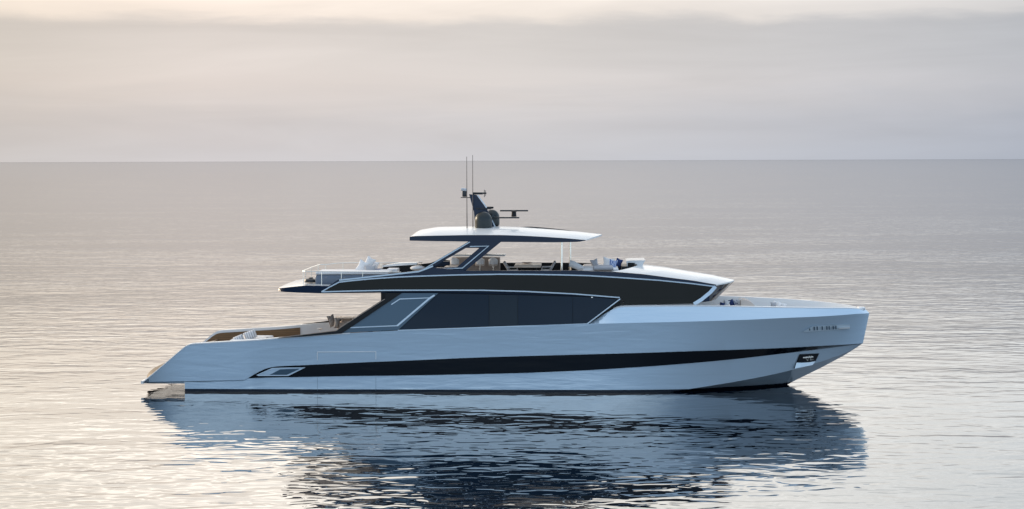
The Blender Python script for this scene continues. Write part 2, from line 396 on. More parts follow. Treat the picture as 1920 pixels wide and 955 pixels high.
LS = Line([(1099,607.3),(1112,602),(1140,585),(1160,575.8),(1172,574.6),(1296,573.7),(1400,575.6),(1446,576.6),(1538,577.8),(1600,578.6),(1622,581.6)], 3.24, 8.8, 3.0, .9, P(1624, 582, 0).x)
X0S = LS.xs
def hbsurf(X, Z):
    prs = sorted([(l.z(X), l.hb(X)) for l in ((LS, LK, LST, LSB, LC) if X > X0S + .5 else (LK, LST, LSB, LC))])
    return float(np.interp(Z, [a for a, _ in prs], [b for _, b in prs]))
def H(px, py, off=0.0):
    p = Pf(px, py, hbsurf); return Vector((p.x, p.y - off, p.z))

N = 150
ts = sorted(set([1 - (1 - i / N) ** 1.25 for i in range(N + 1)] + [(XT - .004 - XA) / (LC.xe - XA), (XT + .004 - XA) / (LC.xe - XA)]))
def hull_side():
    rows = []
    for t in ts:
        r = []
        for l in (LK, LST, LSB, LC): r.append(l.at(XA + (l.xe - XA) * t))
        xk = XA + (LC.xe - XA) * t
        # a little hollow in the long side between knuckle and stripe
        a, b_ = r[0], r[1]
        midp = (a + b_) / 2; fl = min(1, max(0, (midp.x - 2) / 13)); fl = fl * fl * (3 - 2 * fl); midp.y += .07 * fl * min(1, abs(a.y)) ; r.insert(1, midp)
        r.append(Vector((xk, 0, keel_z(xk)))); rows.append(r)
    return rows
rs = hull_side()
hm = MB(); hm.grid(rs)
sh = []                             # bulwark band above the knuckle
for i in range(81):
    t = i / 80; t = 1 - (1 - t) ** 1.2
    xs_ = X0S + (LS.xe - X0S) * t; xk_ = X0S + (LK.xe - X0S) * t
    sh.append([LS.at(xs_), LK.at(xk_)])
hm.grid(sh)
mm_ = hm.mirror(); hm.add(mm_.v, mm_.f)
hull = hm.build('hull', m_hull, yacht, ang=12)

# stripe glass, slightly proud of the hull
def strip_between(lt, lb, x0, x1e, off, name, material, parent, n=110, both=True, inset=0.0):
    rows = []
    for i in range(n + 1):
        t = i / n
        a = lt.at(x0 + (lt.xe - x0) * t * x1e); b_ = lb.at(x0 + (lb.xe - x0) * t * x1e)
        o = Vector((0, -off, 0)); rows.append([a, a + o, b_ + o, b_])
    m_ = MB(); m_.grid(rows)
    ob = m_.build(name, material, parent)
    if both: m_.mirror().build(name, material, parent)
    return ob
X_st0 = Pf(467, 709, LSB.hb).x
stripe = strip_between(LST, LSB, X_st0, .998, .03, 'hull_window_band', m_stripe, hull)

def poly_on(fn, pts, th, name, material, parent, both=False, vec=None, ang=35):
    q = [fn(*p) for p in pts]
    mb = MB(); mb.prism(q, vec or (0, -th, 0)); o = mb.build(name, material, parent, ang=ang)
    if both: mb.mirror().build(name, material, parent)
    return o
def densify(pts, step=25):
    r = []
    for a, b in zip(pts[:-1], pts[1:]):
        n = max(1, int(math.dist(a, b) / step))
        r += [(a[0] + (b[0]-a[0])*i/n, a[1] + (b[1]-a[1])*i/n) for i in range(n)]
    return r + [pts[-1]]
def ribbon_on(fn, pts, wd, th, name, material, parent, both=False, step=25):
    q = [fn(*p) for p in densify(pts, step)]; mb = MB(); mb.ribbon(q, wd, th); o = mb.build(name, material, parent, ang=50)
    if both: mb.mirror().build(name, material, parent)
    return o

# vent at the aft end of the band
poly_on(lambda a, b: H(a, b, .034), [(480.6,704),(510.8,690.4),(572.7,688.9),(541,704.6)], .012, 'vent_panel', m_hull, hull, both=True)
poly_on(lambda a, b: H(a, b, .048), [(505.7,703),(525.8,692.6),(563,691.4),(537.5,703)], .006, 'vent_grille', m_panel, hull, both=True)
ribbon_on(lambda a, b: H(a, b, .046), [(482,703.6),(511,690.6),(572,689.2),(541,704.2),(484,704.2)], .035, .014, 'vent_frame', m_trim, hull, both=True)
# crease aft of the band, door outline in the side
ribbon_on(lambda a, b: H(a, b, .001), [(272,716.8),(400,714.4),(457,713.0)], .02, .006, 'hull_crease', m_panel, hull, both=True)
ribbon_on(lambda a, b: H(a, b, .001), [(595.2,676),(595.2,660.2),(704.8,659.6),(704.8,674)], .036, .01, 'door_outline', m_cap, hull, both=True)
for xx in (595.2, 704.8):
    ribbon_on(lambda a, b: H(a, b, .001), [(xx, 708.2), (xx, 733)], .012, .004, 'door_seam', m_panel, hull)
# anchor pocket: flat dark plate, the recess's shade put into its colour
poly_on(lambda a, b: H(a, b, .03), [(1488.7,691),(1499,664.5),(1536,662.8),(1529.5,676.5),(1523,683.5)], .012, 'anchor_pocket', m_pocket, hull, both=True)
# lower half of the pocket: recess floor as a pale plate, sloped outwards to look lit
lo = [(1489.2,690.6),(1500,688.4),(1511,686.2),(1523,683.6)]; hi = [(1493.5,679.6),(1503,680.3),(1517,679.4),(1529,677)]
m_pl = mat('polished_plate', (.80, .90, .97), .25, .2)
pm = MB(); pm.grid([[H(*p, .035) for p in hi], [H(*p, .20) for p in lo], [H(*p, .0) for p in lo]]); pm.build('anchor_plate', m_pl, hull, ang=20); pm.mirror().build('anchor_plate', m_pl, hull, ang=20)
am = MB()
am.tube([H(1508, 669, .03), H(1514, 676, .06), H(1517, 667, .03)], .035, 6); am.tube([H(1505, 671, .04), H(1524, 669.5, .04)], .04, 6); am.tube([H(1521, 666, .03), H(1519, 675, .05), H(1525, 674, .05)], .03, 6)
am.build('anchor', m_steel, hull)
# bow fairlead slot with its rollers and posts
fl = poly_on(lambda a, b: H(a, b, .02), [(1505.5,622.2),(1524,611.6),(1593.5,608.4),(1593.5,616.8),(1515,622.4)], .012, 'fairlead', m_pl, hull, both=True)
for i, xx in enumerate((1517, 1525.5, 1531, 1540.5, 1549, 1553.5, 1561, 1566)):
    hh = 611.7 - (xx - 1524) * .046
    poly_on(lambda a, b: H(a, b, .03), [(xx, hh + 1.2 + (3 if xx < 1520 else 0)), (xx + 1.9, hh + 1.0 + (3 if xx < 1520 else 0)), (xx + 2.4, hh + 7.6), (xx + .4, hh + 8.2)], .006, 'fairlead_gap', m_panel, hull)
poly_on(lambda a, b: H(a, b, .035), [(1572, 614.8), (1593.2, 613.2), (1593.2, 616.4), (1574, 617.2)], .03, 'fairlead_lip', m_cap, hull)

# ---- caps, inner bulwarks, decks
def cap_wall(line, x0, x1, inb, floor, n, name, material, capname=None):
    """white cap on the hull edge and the inner wall down to floor(x)"""
    rows = []
    for i in range(n + 1):
        X = x0 + (x1 - x0) * i / n; p = line.at(X); y = max(0.0, line.hb(X) - inb)
        rows.append([Vector((X, p.y - .012, p.z - .03)), Vector((X, p.y - .012, p.z + .02)), Vector((X, p.y + .05, p.z + .035)), Vector((X, -y, p.z + .03)), Vector((X, -y, min(p.z + .02, floor(X))))])
    m_ = MB(); m_.grid(rows); m_.build(name, material, yacht, ang=30); m_.mirror().build(name, material, yacht, ang=30)
X_cab = P(641, 625, -3.4).x
X_step = P(392, 643, -3.3).x
floor_aft = lambda X: ZP + .12 if X < X_step else 1.45
cap_wall(LK, XA, X_cab + .4, .26, floor_aft, 90, 'aft_bulwark', m_cap)
DECK_F = 3.2
cap_wall(LS, P(1150, 580, -3.4).x, LS.xe - .02, .22, lambda X: DECK_F, 80, 'bow_bulwark', m_cap)
# foredeck
rows = []
for i in range(61):
    X = P(1120, 590, -3.3).x; X = X + (LS.xe - .25 - X) * i / 60; y = max(.0, LS.hb(X) - .23); rows.append([(X, -y, DECK_F), (X, 0, DECK_F + .03), (X, y, DECK_F)])
MB().grid(rows).build('foredeck', m_white, yacht)
# cockpit sole and swim platform
m_ = MB(); y = 3.05
m_.box((X_step, -y, 1.30), (P(760, 600, 0).x, y, 1.45)); m_.build('cockpit_deck', m_teakf, yacht)
rows = [[(XA + .02, -3.22, ZP + .10), (XA + .02, 3.22, ZP + .10)], [(XT, -3.25, ZP + .10), (XT, 3.25, ZP + .10)], [(X_step + .2, -3.25, ZP + .10), (X_step + .2, 3.25, ZP + .10)]]
MB().grid(rows).build('swim_platform', m_teakf, yacht)
# aft edge of the platform (closes the hull's stern lip)
m_ = MB(); m_.box((XA - .10, -3.3, ZP - .0), (XA + .03, 3.3, ZP + .14)); m_.build('platform_edge', m_cap, yacht)
# curved transom door between the wings
prof = [P(px, py, 0) for px, py in [(279,704),(280,700),(284,694.5),(291,689),(303,683.2),(325,673),(350,660),(378,646)]]
prof = [(p.x, p.z) for p in prof]; last = prof[-1]; prof += [(last[0] + .3, last[1]), (last[0] + .3, 1.3)]
rows = []
for X, Z in prof:
    rows.append([(X + 1.3 * abs(v) ** 2.2 * min(1, max(0, (last[0] + .3 - X) / 1.2)), 2.6 * v, Z) for v in [-1 + k / 12 for k in range(25)]])
m_ = MB(); m_.grid(rows)
m_.build('transom_door', mat('weathered_teak', (.20, .14, .085), .55, noise=(8, .25)), yacht)
# teak lining of the cockpit walls
rows = []
for i in range(41):
    Xa_, Xb_ = P(384, 640, 3.05).x, P(562, 620, 3.05).x; X = Xa_ + (Xb_ - Xa_) * i / 40; y = LK.hb(X) - .285
    zt = LK.z(X) - .10 - .04 * 0; rows.append([Vector((X, -y, zt)), Vector((X, -y + .012, zt)), Vector((X, -y + .012, 1.46)), Vector((X, -y, 1.46))])
m_ = MB(); m_.grid(rows); m_.build('teak_lining', m_teak, yacht); m_.mirror().build('teak_lining', m_teak, yacht)

# ---- main deck sides: plane leaning inwards
def Ys(X, Z): return 3.47 - .10 * max(0, Z - 2.9)
def S(px, py, off=0.0):
    p = Pf(px, py, Ys); return Vector((p.x, p.y - off, p.z))
def polys(pts, th, name, material, parent=None, both=True, off=0.0):
    return poly_on(lambda a, b: S(a, b, off), pts, th, name, material, parent or yacht, both)
panes = [[(823,550.2),(916.7,552.6),(916.7,611.8),(748.5,618.4)], [(917.3,552.7),(970.7,553.6),(970.7,610.2),(917.3,611.8)],
         [(971.3,553.7),(1073.7,556.2),(1073.7,607.6),(971.3,610.1)], [(1074.3,556.3),(1120,558),(1157,561.5),(1101,606.6),(1074.3,607.5)]]
m_glass2 = mat('tinted_glass', (.006, .020, .036), .03, 0, 0, .18)
for q, g_ in zip(panes, (m_glass, m_glass2, m_glass, m_glass)): polys(q, .03, 'saloon_window', g_)
polys([(753,549.9),(822,549.9),(747,618.6),(641,624.6)], .035, 'side_panel', m_panel)
polys([(521,634),(569,627.4),(632,619.4),(640,612.8),(722.5,560),(723,549.6),(753.5,549.6),(641.5,625),(569,631)], .09, 'side_fin', m_dark, off=.0)
ribbon_on(lambda a, b: S(a, b, .09), [(523,633.2),(569,627.4),(631,619.8),(640,613.2),(722,560.6)], .03, .012, 'fin_edge', m_tan, yacht, True)
# trims
TR = .055
ribbon_on(lambda a, b: S(a, b, .036), [(734,571.2),(750,560.8),(806,558.6),(744,610.8),(657,614.4)], .048, .02, 'panel_frame', m_trim, yacht, True)
ribbon_on(lambda a, b: S(a, b, .038), [(815,553.5),(806,559),(745,611)], .08, .03, 'panel_post', m_trim, yacht, True)
ribbon_on(lambda a, b: S(a, b, .032), [(746,619.6),(1101,607.4),(1163,560.4)], .05, .025, 'window_sill', m_trim, yacht, True)
mb = MB(); p = S(1110, 557.9, .03); mb.rbox(p, (.08, .02, .05), .01); mb.build('deck_lamp', m_steel, yacht)
# saloon core (keeps daylight out behind the dark glass) and its aft doors
xc0, xc1 = P(728, 560, 0).x, P(1300, 565, 0).x
m_ = MB(); m_.box((xc0, -3.12, 1.4), (P(1160, 565, 0).x, 3.12, 4.85)); m_.build('deckhouse', m_dark, yacht)
m_ = MB(); m_.box((xc0 - .03, -2.2, 1.5), (xc0 - .003, 2.2, 4.2)); m_.build('saloon_door', m_black, yacht)

# ---- upper band
xU0, xU1 = P(1000, 515, -3.3).x, P(1342, 537, -2.3).x
def hbU(X, Z=0):
    t = min(1, max(0, (X - xU0) / (xU1 - xU0))); a = min(1, max(0, (-X - 2) / 8))
    return 3.36 - 1.0 * t ** 2.0 - .10 * a * a
def U(px, py, off=0.0):
    p = Pf(px, py, hbU); return Vector((p.x, p.y - off, p.z))
topU = [(603,547.3),(618,538.6),(636,529.2),(660,526.4),(698,522.8),(745.6,519.7),(780,518.2),(810,517.2),(858,515.7),(937,514.4),(1000,514.8),(1050,515.6),(1102,517),(1157,520.3),(1235.6,525.8),(1298,532),(1341.5,537.6)]
botU = [(603,547.5),(660,545.8),(722,544.6),(810,544.3),(905,544.5),(984,546.6),(1078,551.4),(1162,558.2),(1166,560),(1173,571),(1230,570.6),(1296,569.6),(1301,570),(1313.5,562.7),(1331,548.5),(1341.8,537.8)]
def fnU(pts, kind=lin): q = [Pf(a, b, hbU) for a, b in pts]; return kind([v.x for v in q], [v.z for v in q])
zTU, zBU = fnU(topU), fnU(botU)
def stripU(ft, fb, x0, x1, n, off, th, name, material, parent=yacht, extra=None):
    rows = []
    for i in range(n + 1):
        X = x0 + (x1 - x0) * i / n; y = -hbU(X) - off; a, b_ = ft(X), fb(X); b_ = min(a, b_)
        if extra: a, b_ = extra(a, b_)
        rows.append([(X, y + th, a), (X, y, a), (X, y, b_), (X, y + th, b_)])
    m_ = MB(); m_.grid(rows, close=True); o = m_.build(name, material, parent, ang=40); m_.mirror().build(name, material, parent, ang=40); return o
xa, xb = Pf(603, 547.4, hbU).x, Pf(1341.6, 537.7, hbU).x
stripU(zTU, zBU, xa, xb, 220, 0.0, .08, 'upper_window_band', m_black)
ribbon_on(U, topU, .055, .035, 'band_trim', m_trim, yacht, True, 12)
ribbon_on(U, botU[:8], .055, .035, 'lower_band_trim', m_trim, yacht, True, 12)
ribbon_on(U, [(1341.5,537.2),(1331.5,548.5),(1315,562),(1301,570.6)], .17, .04, 'windshield_post', m_trim, yacht, True, 5)
# coaming above the band
CTp = [(603,546.4),(618,535.5),(634,524.4),(669,521.5),(698,518),(730,514.2),(760,510.8),(785,507.8),(797,503.4),(812,501.5),(868,508.0),(1000,507.5),(1078,507.3),(1141,509.8),(1204,515),(1258,522),(1300,527.2),(1342,534.6)]
zCT = fnU(CTp)
stripU(zCT, zTU, xa, xb + .02, 220, .004, .12, 'coaming', m_navy)
ribbon_on(lambda a, b: U(a, b, .002), [(636,525.6),(669,522.2),(698,518.9),(730,515.4),(760,512.2),(785,509.4),(797,505),(812,499)], .07, .02, 'coaming_cap', m_trim, yacht, True, 10)
FD = 5.16                           # flybridge sole
# inner lining of the coaming
xi0, xi1 = Pf(640, 530, hbU).x, Pf(1180, 512, hbU).x
rows = []
for i in range(61):
    X = xi0 + (xi1 - xi0) * i / 60; y = hbU(X) - .13; rows.append([(X, -y, zCT(X) - .005), (X, -y + .04, zCT(X) - .005), (X, -y + .04, FD - .05), (X, -y, FD - .05)])
m_ = MB(); m_.grid(rows, close=True); m_.build('coaming_lining', m_dark, yacht); m_.mirror().build('coaming_lining', m_dark, yacht)

# ---- upper deck slab with its long aft overhang
slT = [(520,541.5),(545,538.3),(573,535.6),(590,535.8),(604,536.4),(640,537)]
slB = [(525.5,547.6),(560,549.2),(603,550.4),(722,549.2),(820,549.5),(921,552),(1062,554.8),(1120,557),(1165,560),(1300,566)]
hbD = lambda X, Z=0: min(3.2, hbU(X) - .03)
qT = [Pf(a, b, hbD) for a, b in slT]; qB = [Pf(a, b, hbD) for a, b in slB]
zsT, zsB = lin([v.x for v in qT], [v.z for v in qT]), lin([v.x for v in qB], [v.z for v in qB])
xs0, xs1 = qT[0].x, xU1 - .3
rows = []; top = []
for i in range(141):
    X = xs0 + (xs1 - xs0) * (i / 140) ** 1.3; zt = min(zsT(X), 5.2) if X < qT[-1].x else 5.12; zb = zsB(X); y = hbD(X)
    c = min(1, (X - xs0) / .25) ** .5 if i else 0.0
    y = y - .35 * (1 - min(1, (X - xs0) / .5)) ** 2
    zb = min(zb, zt - .02)
    rows.append([(X, -y, zt), (X, -y + .04, zb), (X, 0, zb), (X, y - .04, zb), (X, y, zt)])
    top.append([(X, -y, zt), (X, -y + .6, zt + .035), (X, 0, zt + .05), (X, y - .6, zt + .035), (X, y, zt)])
m_ = MB(); m_.grid(rows); r0 = rows[0]; m_.add(r0, [(4, 3, 2, 1, 0)]); m_.build('upper_deck', m_navy, yacht, ang=25)
m_ = MB(); m_.grid(top); m_.add(top[0] + [rows[0][4], rows[0][0]], [(0, 1, 2, 3, 4)]); m_.build('upper_deck_surface', m_white, yacht, ang=25)

# ---- aft sunbed base on the overhang
def bx(px0, px1, py0, py1, Y0, Y1, name, material, r=.08, parent=yacht):
    a = P(px0, py1, Y0); b = P(px1, py0, Y0)
    m_ = MB(); m_.rbox(((a.x+b.x)/2, (Y0+Y1)/2, (a.z+b.z)/2), (b.x-a.x, Y1-Y0, b.z-a.z), r, 4); return m_.build(name, material, parent)
sb = bx(590, 730, 515.5, 536, -2.5, -.3, 'sunbed_base', mat('sunbed_shell', (.11, .14, .19), .35, .2, .3), .14)
bx(591, 728, 510.2, 515.5, -2.45, -.35, 'sunbed_mattress', m_cush, .06, sb)
m_ = MB(); q = P(579, 525, -2.0)
m_.lathe([(.30, -.10), (.34, -.04), (.30, .06), (.12, .10), (.10, .14)], (q.x + .1, -2.0, q.z - .02), 20); m_.build('winch', m_darkmetal, yacht)

# ---- railing round the aft flybridge
def curve_pts(pts, n=12):
    """Catmull-Rom through 3D points"""
    v = [Vector(p) for p in pts]; r = []
    for i in range(len(v) - 1):
        p0, p1, p2, p3 = v[max(i-1, 0)], v[i], v[i+1], v[min(i+2, len(v)-1)]
        for k in range(n):
            t = k / n; r.append(.5 * ((2*p1) + (p2-p0)*t + (2*p0-5*p1+4*p2-p3)*t*t + (3*p1-p0-3*p2+p3)*t**3))
    return r + [v[-1]]
YR = 2.95
n0, n1, n2 = P(603, 509.4, -YR), P(680, 510.2, -YR), P(752, 510.8, -YR)
na = P(572, 507.6, -2.55); nb = P(569.6, 506.4, -2.2); zr = n0.z
fa = Vector((nb.x + .1, 2.3, zr + .02)); f0 = P(604, 494.0, YR)
f1, f2, f3 = P(643, 493.2, YR), P(716, 493.2, YR), P(792, 491.6, YR)
xr = nb.x
rail = MB().tube(curve_pts([n2, n1, n0, Vector((xr + .35, -YR, zr)), Vector((xr + .10, -2.8, zr)), Vector((xr, -2.4, zr)), Vector((xr - .04, 0, zr)), Vector((xr, 2.4, zr)), Vector((xr + .10, 2.8, zr)), Vector((xr + .4, YR, zr)), f1, f2, f3], 8), .022, 8).build('handrail', m_steel, yacht)
fa = Vector((xr, 2.4, zr)); nb = Vector((xr, -2.4, zr)); f0 = Vector((xr + .3, 2.92, zr))
zb_ = lambda X: min(zsT(X), 5.2) + .02
def post(p, zlow=None): MB().tube([(p.x, p.y, (zlow if zlow is not None else zb_(p.x))), (p.x, p.y, p.z)], .018, 8).build('rail_post', m_steel, rail)
for p in (n0, nb, Vector((nb.x - .12, -.9, zr)), Vector((nb.x - .12, .9, zr)), fa, f0, f1, f2, P(752, 492.6, YR), P(714, 493.2, YR), P(789.5, 491.8, YR), n1, P(640, 509.9, -YR)): post(p)

# ---- pillar frames carrying the hardtop
YF = 2.85
def F(px, py, off=0.0):
    p = P(px, py, -YF); return Vector((p.x, p.y - off, p.z))
outer = [(880,452.5),(941,452.5),(869.5,510.5),(786,513)]; inner = [(873.5,465.3),(898.5,465.3),(857,501),(809,502.6)]
m_ = MB(); th = .24
q = [[F(*p) for p in outer], [F(*p) for p in inner]]
vs_ = q[0] + q[1]; vs2 = [v + Vector((0, th, 0)) for v in vs_]
fs = []
for i in range(4):
    j = (i + 1) % 4; fs += [(i, j, 4+j, 4+i), (8+i, 12+i, 12+j, 8+j), (i, 8+i, 8+j, j), (4+i, 4+j, 12+j, 12+i)]
m_.add(vs_ + vs2, fs); m_.build('hardtop_pillar', m_navy, yacht, ang=20); m_.mirror().build('hardtop_pillar', m_navy, yacht, ang=20)
ribbon_on(lambda a, b: F(a, b, .002), [(881,462.4),(916,461.6),(867,503),(806,504.4)], .04, .02, 'pillar_trim', m_trim, yacht, True)
ribbon_on(lambda a, b: F(a, b, .002), [(881,454),(796,504)], .045, .02, 'pillar_edge', m_trim, yacht, True)

# ---- hardtop
HTp = [(768,444.2),(775,443.0),(820,442),(875.7,441),(938,441),(980,442.2),(1022,444.4),(1062,447),(1097.6,450.2)]
HBp = [(768,451.5),(820,452.6),(938.5,453.9),(1040,454.6),(1085,453.9),(1097.6,451.4)]
xh0, xhc, xh1 = P(768, 447, -2.75).x, P(1022, 447, -2.75).x, P(1098, 450, -2.6).x
hbH = lambda X, Z=0: 2.75 - .35 * max(0, (X - xhc) / (xh1 - xhc)) ** 2
qT = [Pf(a, b, hbH) for a, b in HTp]; qB = [Pf(a, b, hbH) for a, b in HBp]
zHT, zHB = lin([v.x for v in qT], [v.z for v in qT]), lin([v.x for v in qB], [v.z for v in qB])
nose = P(1128.5, 440.5, 0)
def hard_rows(topside):
    rows = []
    for i in range(61):
        s = i / 60; row = []
        for j in range(25):
            v = -1 + j / 12; Xside = xh0 + (xh1 - xh0) * s
            dxn = (nose.x - xh1) * (1 - abs(v) ** 1.6) * s ** 6; X = Xside + dxn
            zt = zHT(Xside); zbm = zHB(Xside)
            dd = Xside - xh0; ramp_ = (.5 + .5 * min(1, dd / 1.1)) * min(1, dd / .22) ** .6; crown = .31 * ramp_ * (1 - .45 * s ** 4)
            zn = (nose.z - .03 - (zt + zbm) / 2) * s ** 6
            z = (zt + crown * (1 - abs(v) ** 2.2) + zn * 0) if topside else (zbm + .03 * (1 - v * v) + (.10 * (1 - abs(v)**1.6)) * s ** 6)
            row.append((X, v * hbH(Xside), z))
        rows.append(row)
    return rows
rt, rb = hard_rows(True), hard_rows(False)
m_ = MB(); m_.grid(rt); ht = m_.build('hardtop', mat('hardtop_white', (.78, .78, .775), .35, 0, .3), yacht, ang=25)
m_ = MB(); m_.grid(rb)
m_.grid([[r[0] for r in rt], [r[0] for r in rb]]); m_.grid([[r[-1] for r in rt], [r[-1] for r in rb]])
m_.build('hardtop_soffit', m_navy, yacht, ang=25)
for k in (-1, 0): MB().grid([rt[k], rb[k]]).build('hardtop_edge', m_cap, yacht, ang=25)
# dark sunroof lying on the far half of the hardtop
rows = []
for i in range(21):
    X = P(976, 427.6, .9).x + (P(1100, 434, .9).x - P(976, 427.6, .9).x) * i / 20; s = (X - xh0) / (xh1 - xh0); zc = zHT(X) + .31 * (1 - .45 * s ** 4)
    e = .055 * min(1, i / 3); rows.append([(X, .2, zc - .02), (X, .25, zc + e), (X, 1.6, zc + e - .05), (X, 1.7, zc - .16)])
MB().grid(rows).build('sunroof', m_dark, yacht)
# stainless poles
for px, Y in ((1053, -1.9), (1069, 1.4)):
    a, b = P(px, 453, Y), P(px, 520, Y); MB().tube([(a.x, Y, FD), (a.x, Y, a.z + .05)], .055, 12).build('support_pole', m_steel, yacht)

# ---- mast and instruments
YM = .15
ms = MB()
def slab(pts, Y0, Y1): return [P(px, py, (Y0 + Y1) / 2) for px, py in pts]
pr = slab([(880,364),(894,365.5),(911,389),(916,397),(936,440),(898,440),(891,420),(889,397)], YM-.22, YM+.22)
ms.prism([(p.x, YM - .22, p.z) for p in pr], (0, .44, 0)); mast = ms.build('mast', m_navy, yacht, ang=20)
MB().ribbon([P(895.5, 366, YM-.225), P(912.5, 389.5, YM-.225)], .05, .012).build('mast_trim', m_trim, mast)
MB().ribbon([P(922, 412, YM-.225), P(934.5, 438, YM-.225)], .05, .012).build('mast_trim', m_trim, mast)
q = P(905, 391.4, YM - .1); MB().rbox((q.x + .05, YM, q.z), (.75, .5, .07), .03).build('spreader', m_darkmetal, mast)
q = P(919, 389.6, YM); MB().rbox((q.x, YM, q.z), (.34, .3, .10), .04).build('horn_box', m_dark, mast)
# camera on its bracket
q = P(873, 370.6, YM); cb = MB().rbox((q.x, YM, q.z), (.46, .3, .04), .01).build('camera_bracket', m_darkmetal, mast)
q = P(871.4, 363.5, YM); MB().rbox((q.x, YM, q.z), (.23, .24, .30), .04).build('camera_body', m_darkmetal, mast)
q = P(869.8, 355.8, YM); MB().rbox((q.x, YM, q.z), (.31, .26, .14), .04, rot=Matrix.Rotation(R(6), 3, 'Y')).build('camera_hood', mat('hood_white', (.6, .6, .62), .4), mast)
# horn arm with its cross of trumpets
a, b = P(886, 362.8, YM), P(905, 363.0, YM)
MB().tube([a, b], .055, 10).build('horn_arm', m_darkmetal, mast)
c = P(908.2, 362.6, YM); m_ = MB(); m_.tube([(c.x, YM, c.z - .19), (c.x, YM, c.z + .17)], .018, 6); m_.tube([(c.x + .06, YM, c.z - .14), (c.x + .06, YM, c.z + .14)], .014, 6)
m_.tube([(c.x - .08, YM, c.z), (c.x + .1, YM, c.z)], .04, 8); m_.build('horn_cross', m_darkmetal, mast)
# domes
def dome(px, pt, pbm, Y, rpx, name='satellite_dome'):
    t, b = P(px, pt, Y), P(px, pbm, Y); r = rpx / 38.9; h = t.z - b.z; cyl = h - r; prof = [(r * .86, 0), (r * .97, .03), (r, .10), (r, cyl)]
    for k in range(1, 9): a = k / 8 * math.pi / 2; prof.append((max(.004, r * math.cos(a)), cyl + r * math.sin(a)))
    d = MB().lathe(prof, (t.x, Y, b.z), 36).build(name, m_bronze, yacht, ang=50)
    MB().lathe([(r + .004, cyl - .03), (r + .007, cyl - .015), (r + .004, cyl)], (t.x, Y, b.z), 36).build('dome_seam', m_darkmetal, d)
    MB().lathe([(r * .30, -.22), (r * .30, 0)], (t.x, Y, b.z), 16).build('dome_foot', m_steel, d)
    MB().lathe([(r * .75, -.05), (r * .9, .004)], (t.x, Y, b.z), 24).build('dome_base', m_dark, d)
dome(906.3, 397, 431.5, -.75, 16.4); dome(922, 393, 423.5, .95, 15.0)
# radar scanner
a, b = P(926, 408.4, .3), P(974, 408.2, .3)
arm = MB().rbox(((a.x+b.x)/2, .3, a.z), (b.x-a.x, .32, .07), .03).build('radar_arm', m_darkmetal, yacht)
q = P(963.6, 401.5, .3); MB().lathe([(.13, -.13), (.11, .10), (.22, .14), (.10, .18)], (q.x, .3, q.z), 16).build('radar_motor', m_dark, arm)
a, b = P(937.4, 395.4, .3), P(990.4, 395.4, .3); MB().rbox(((a.x+b.x)/2, .3, a.z), (b.x-a.x, .12, .075), .03).build('radar_bar', m_darkmetal, arm)
# whip antennas
for px, pt, Y in ((875.7, 294, -1.0), (886.8, 291, -.3)):
    t, b = P(px, pt, Y), P(px, 441, Y); b.z = zHT(b.x) + .16; MB().tube([(b.x, Y, b.z), (b.x, Y, b.z + 1.0), (b.x, Y, t.z)], [.028, .02, .012], 8).build('whip_antenna', mat('antenna_grey', (.12, .10, .09), .4), yacht)

# ---- bridge roof, windshield
crX = xU1
def Xf(v): return crX + 1.05 * (1 - abs(v) ** 1.8)
xr0 = Pf(1148, 510, hbU).x
tip = P(1376.5, 527, 0)
zf = zCT(crX)
rows = []; under = []
for i in range(41):
    s = i / 40; row = []
    for j in range(31):
        v = -1 + j / 15; xa_ = xr0 + 1.25 * (1 - abs(v) ** 2.4); Xside = xr0 + (crX - xr0) * s; X = xa_ + (Xf(v) - xa_) * s
        crown = .17 * (1 - abs(v) ** 2) * (1 - .55 * s)
        z = zCT(Xside) * (1 - .0) + crown + .02
        row.append((X, v * (hbU(Xside) - .02), z))
    rows.append(row)
m_ = MB(); m_.grid(rows)
m_.grid([rows[-1], [(x, y, z - .06) for x, y, z in rows[-1]]]); m_.grid([rows[0], [(x, y, z - .12) for x, y, z in rows[0]]])
m_.build('bridge_roof', m_white, yacht, ang=25)
topw = [(x - .04, y * .985, z - .06) for x, y, z in rows[-1]]
zb0 = Pf(1303, 570, hbU); roww = []
for k in range(9):
    u = k / 8; r_ = []
    for j, (x, y, z) in enumerate(topw):
        v = -1 + j / 15; xb2 = zb0.x + 1.10 * (1 - abs(v) ** 1.8); yb = v * 2.35; zb2 = zb0.z + .02
        r_.append((x + (xb2 - x) * u, y + (yb - y) * u, z + (zb2 - z) * u))
    roww.append(r_)
m_ = MB(); m_.grid(roww); ws = m_.build('windshield', m_wind, yacht, ang=40)
for j in (8, 15, 22):
    MB().tube([Vector(r_[j]) + Vector((.01, 0, 0)) for r_ in roww], .035, 6).build('windshield_mullion', m_tan, ws)
# helm hood behind the roof edge
pr = [(1173.5,487.6),(1181,486.8),(1209,486.4),(1206,491.5),(1203,498.5),(1199,498),(1192,493.6),(1179,494),(1181,507),(1176,507)]
q = [P(a, b, .2) for a, b in pr]; hood = MB().prism([(p.x, -.7, p.z) for p in q], (0, 2.2, 0)).build('helm_hood', m_white, yacht, ang=20)
q = [P(a, b, -.7) for a, b in [(1177,492.8),(1191,493.2),(1183,500.5),(1177,500.5)]]; MB().prism(q, (0, -.03, 0)).build('helm_screen', m_dark, hood)
bx(1166, 1190, 500, 520, -.9, 1.6, 'helm_console', m_dark, .06)
# flybridge sole
rows = []
for i in range(31):
    X = xi0 + (P(1195, 510, 0).x - xi0) * i / 30; y = hbU(X) - .15; rows.append([(X, -y, FD), (X, y, FD)])
MB().grid(rows).build('flybridge_deck', m_teakf, yacht)

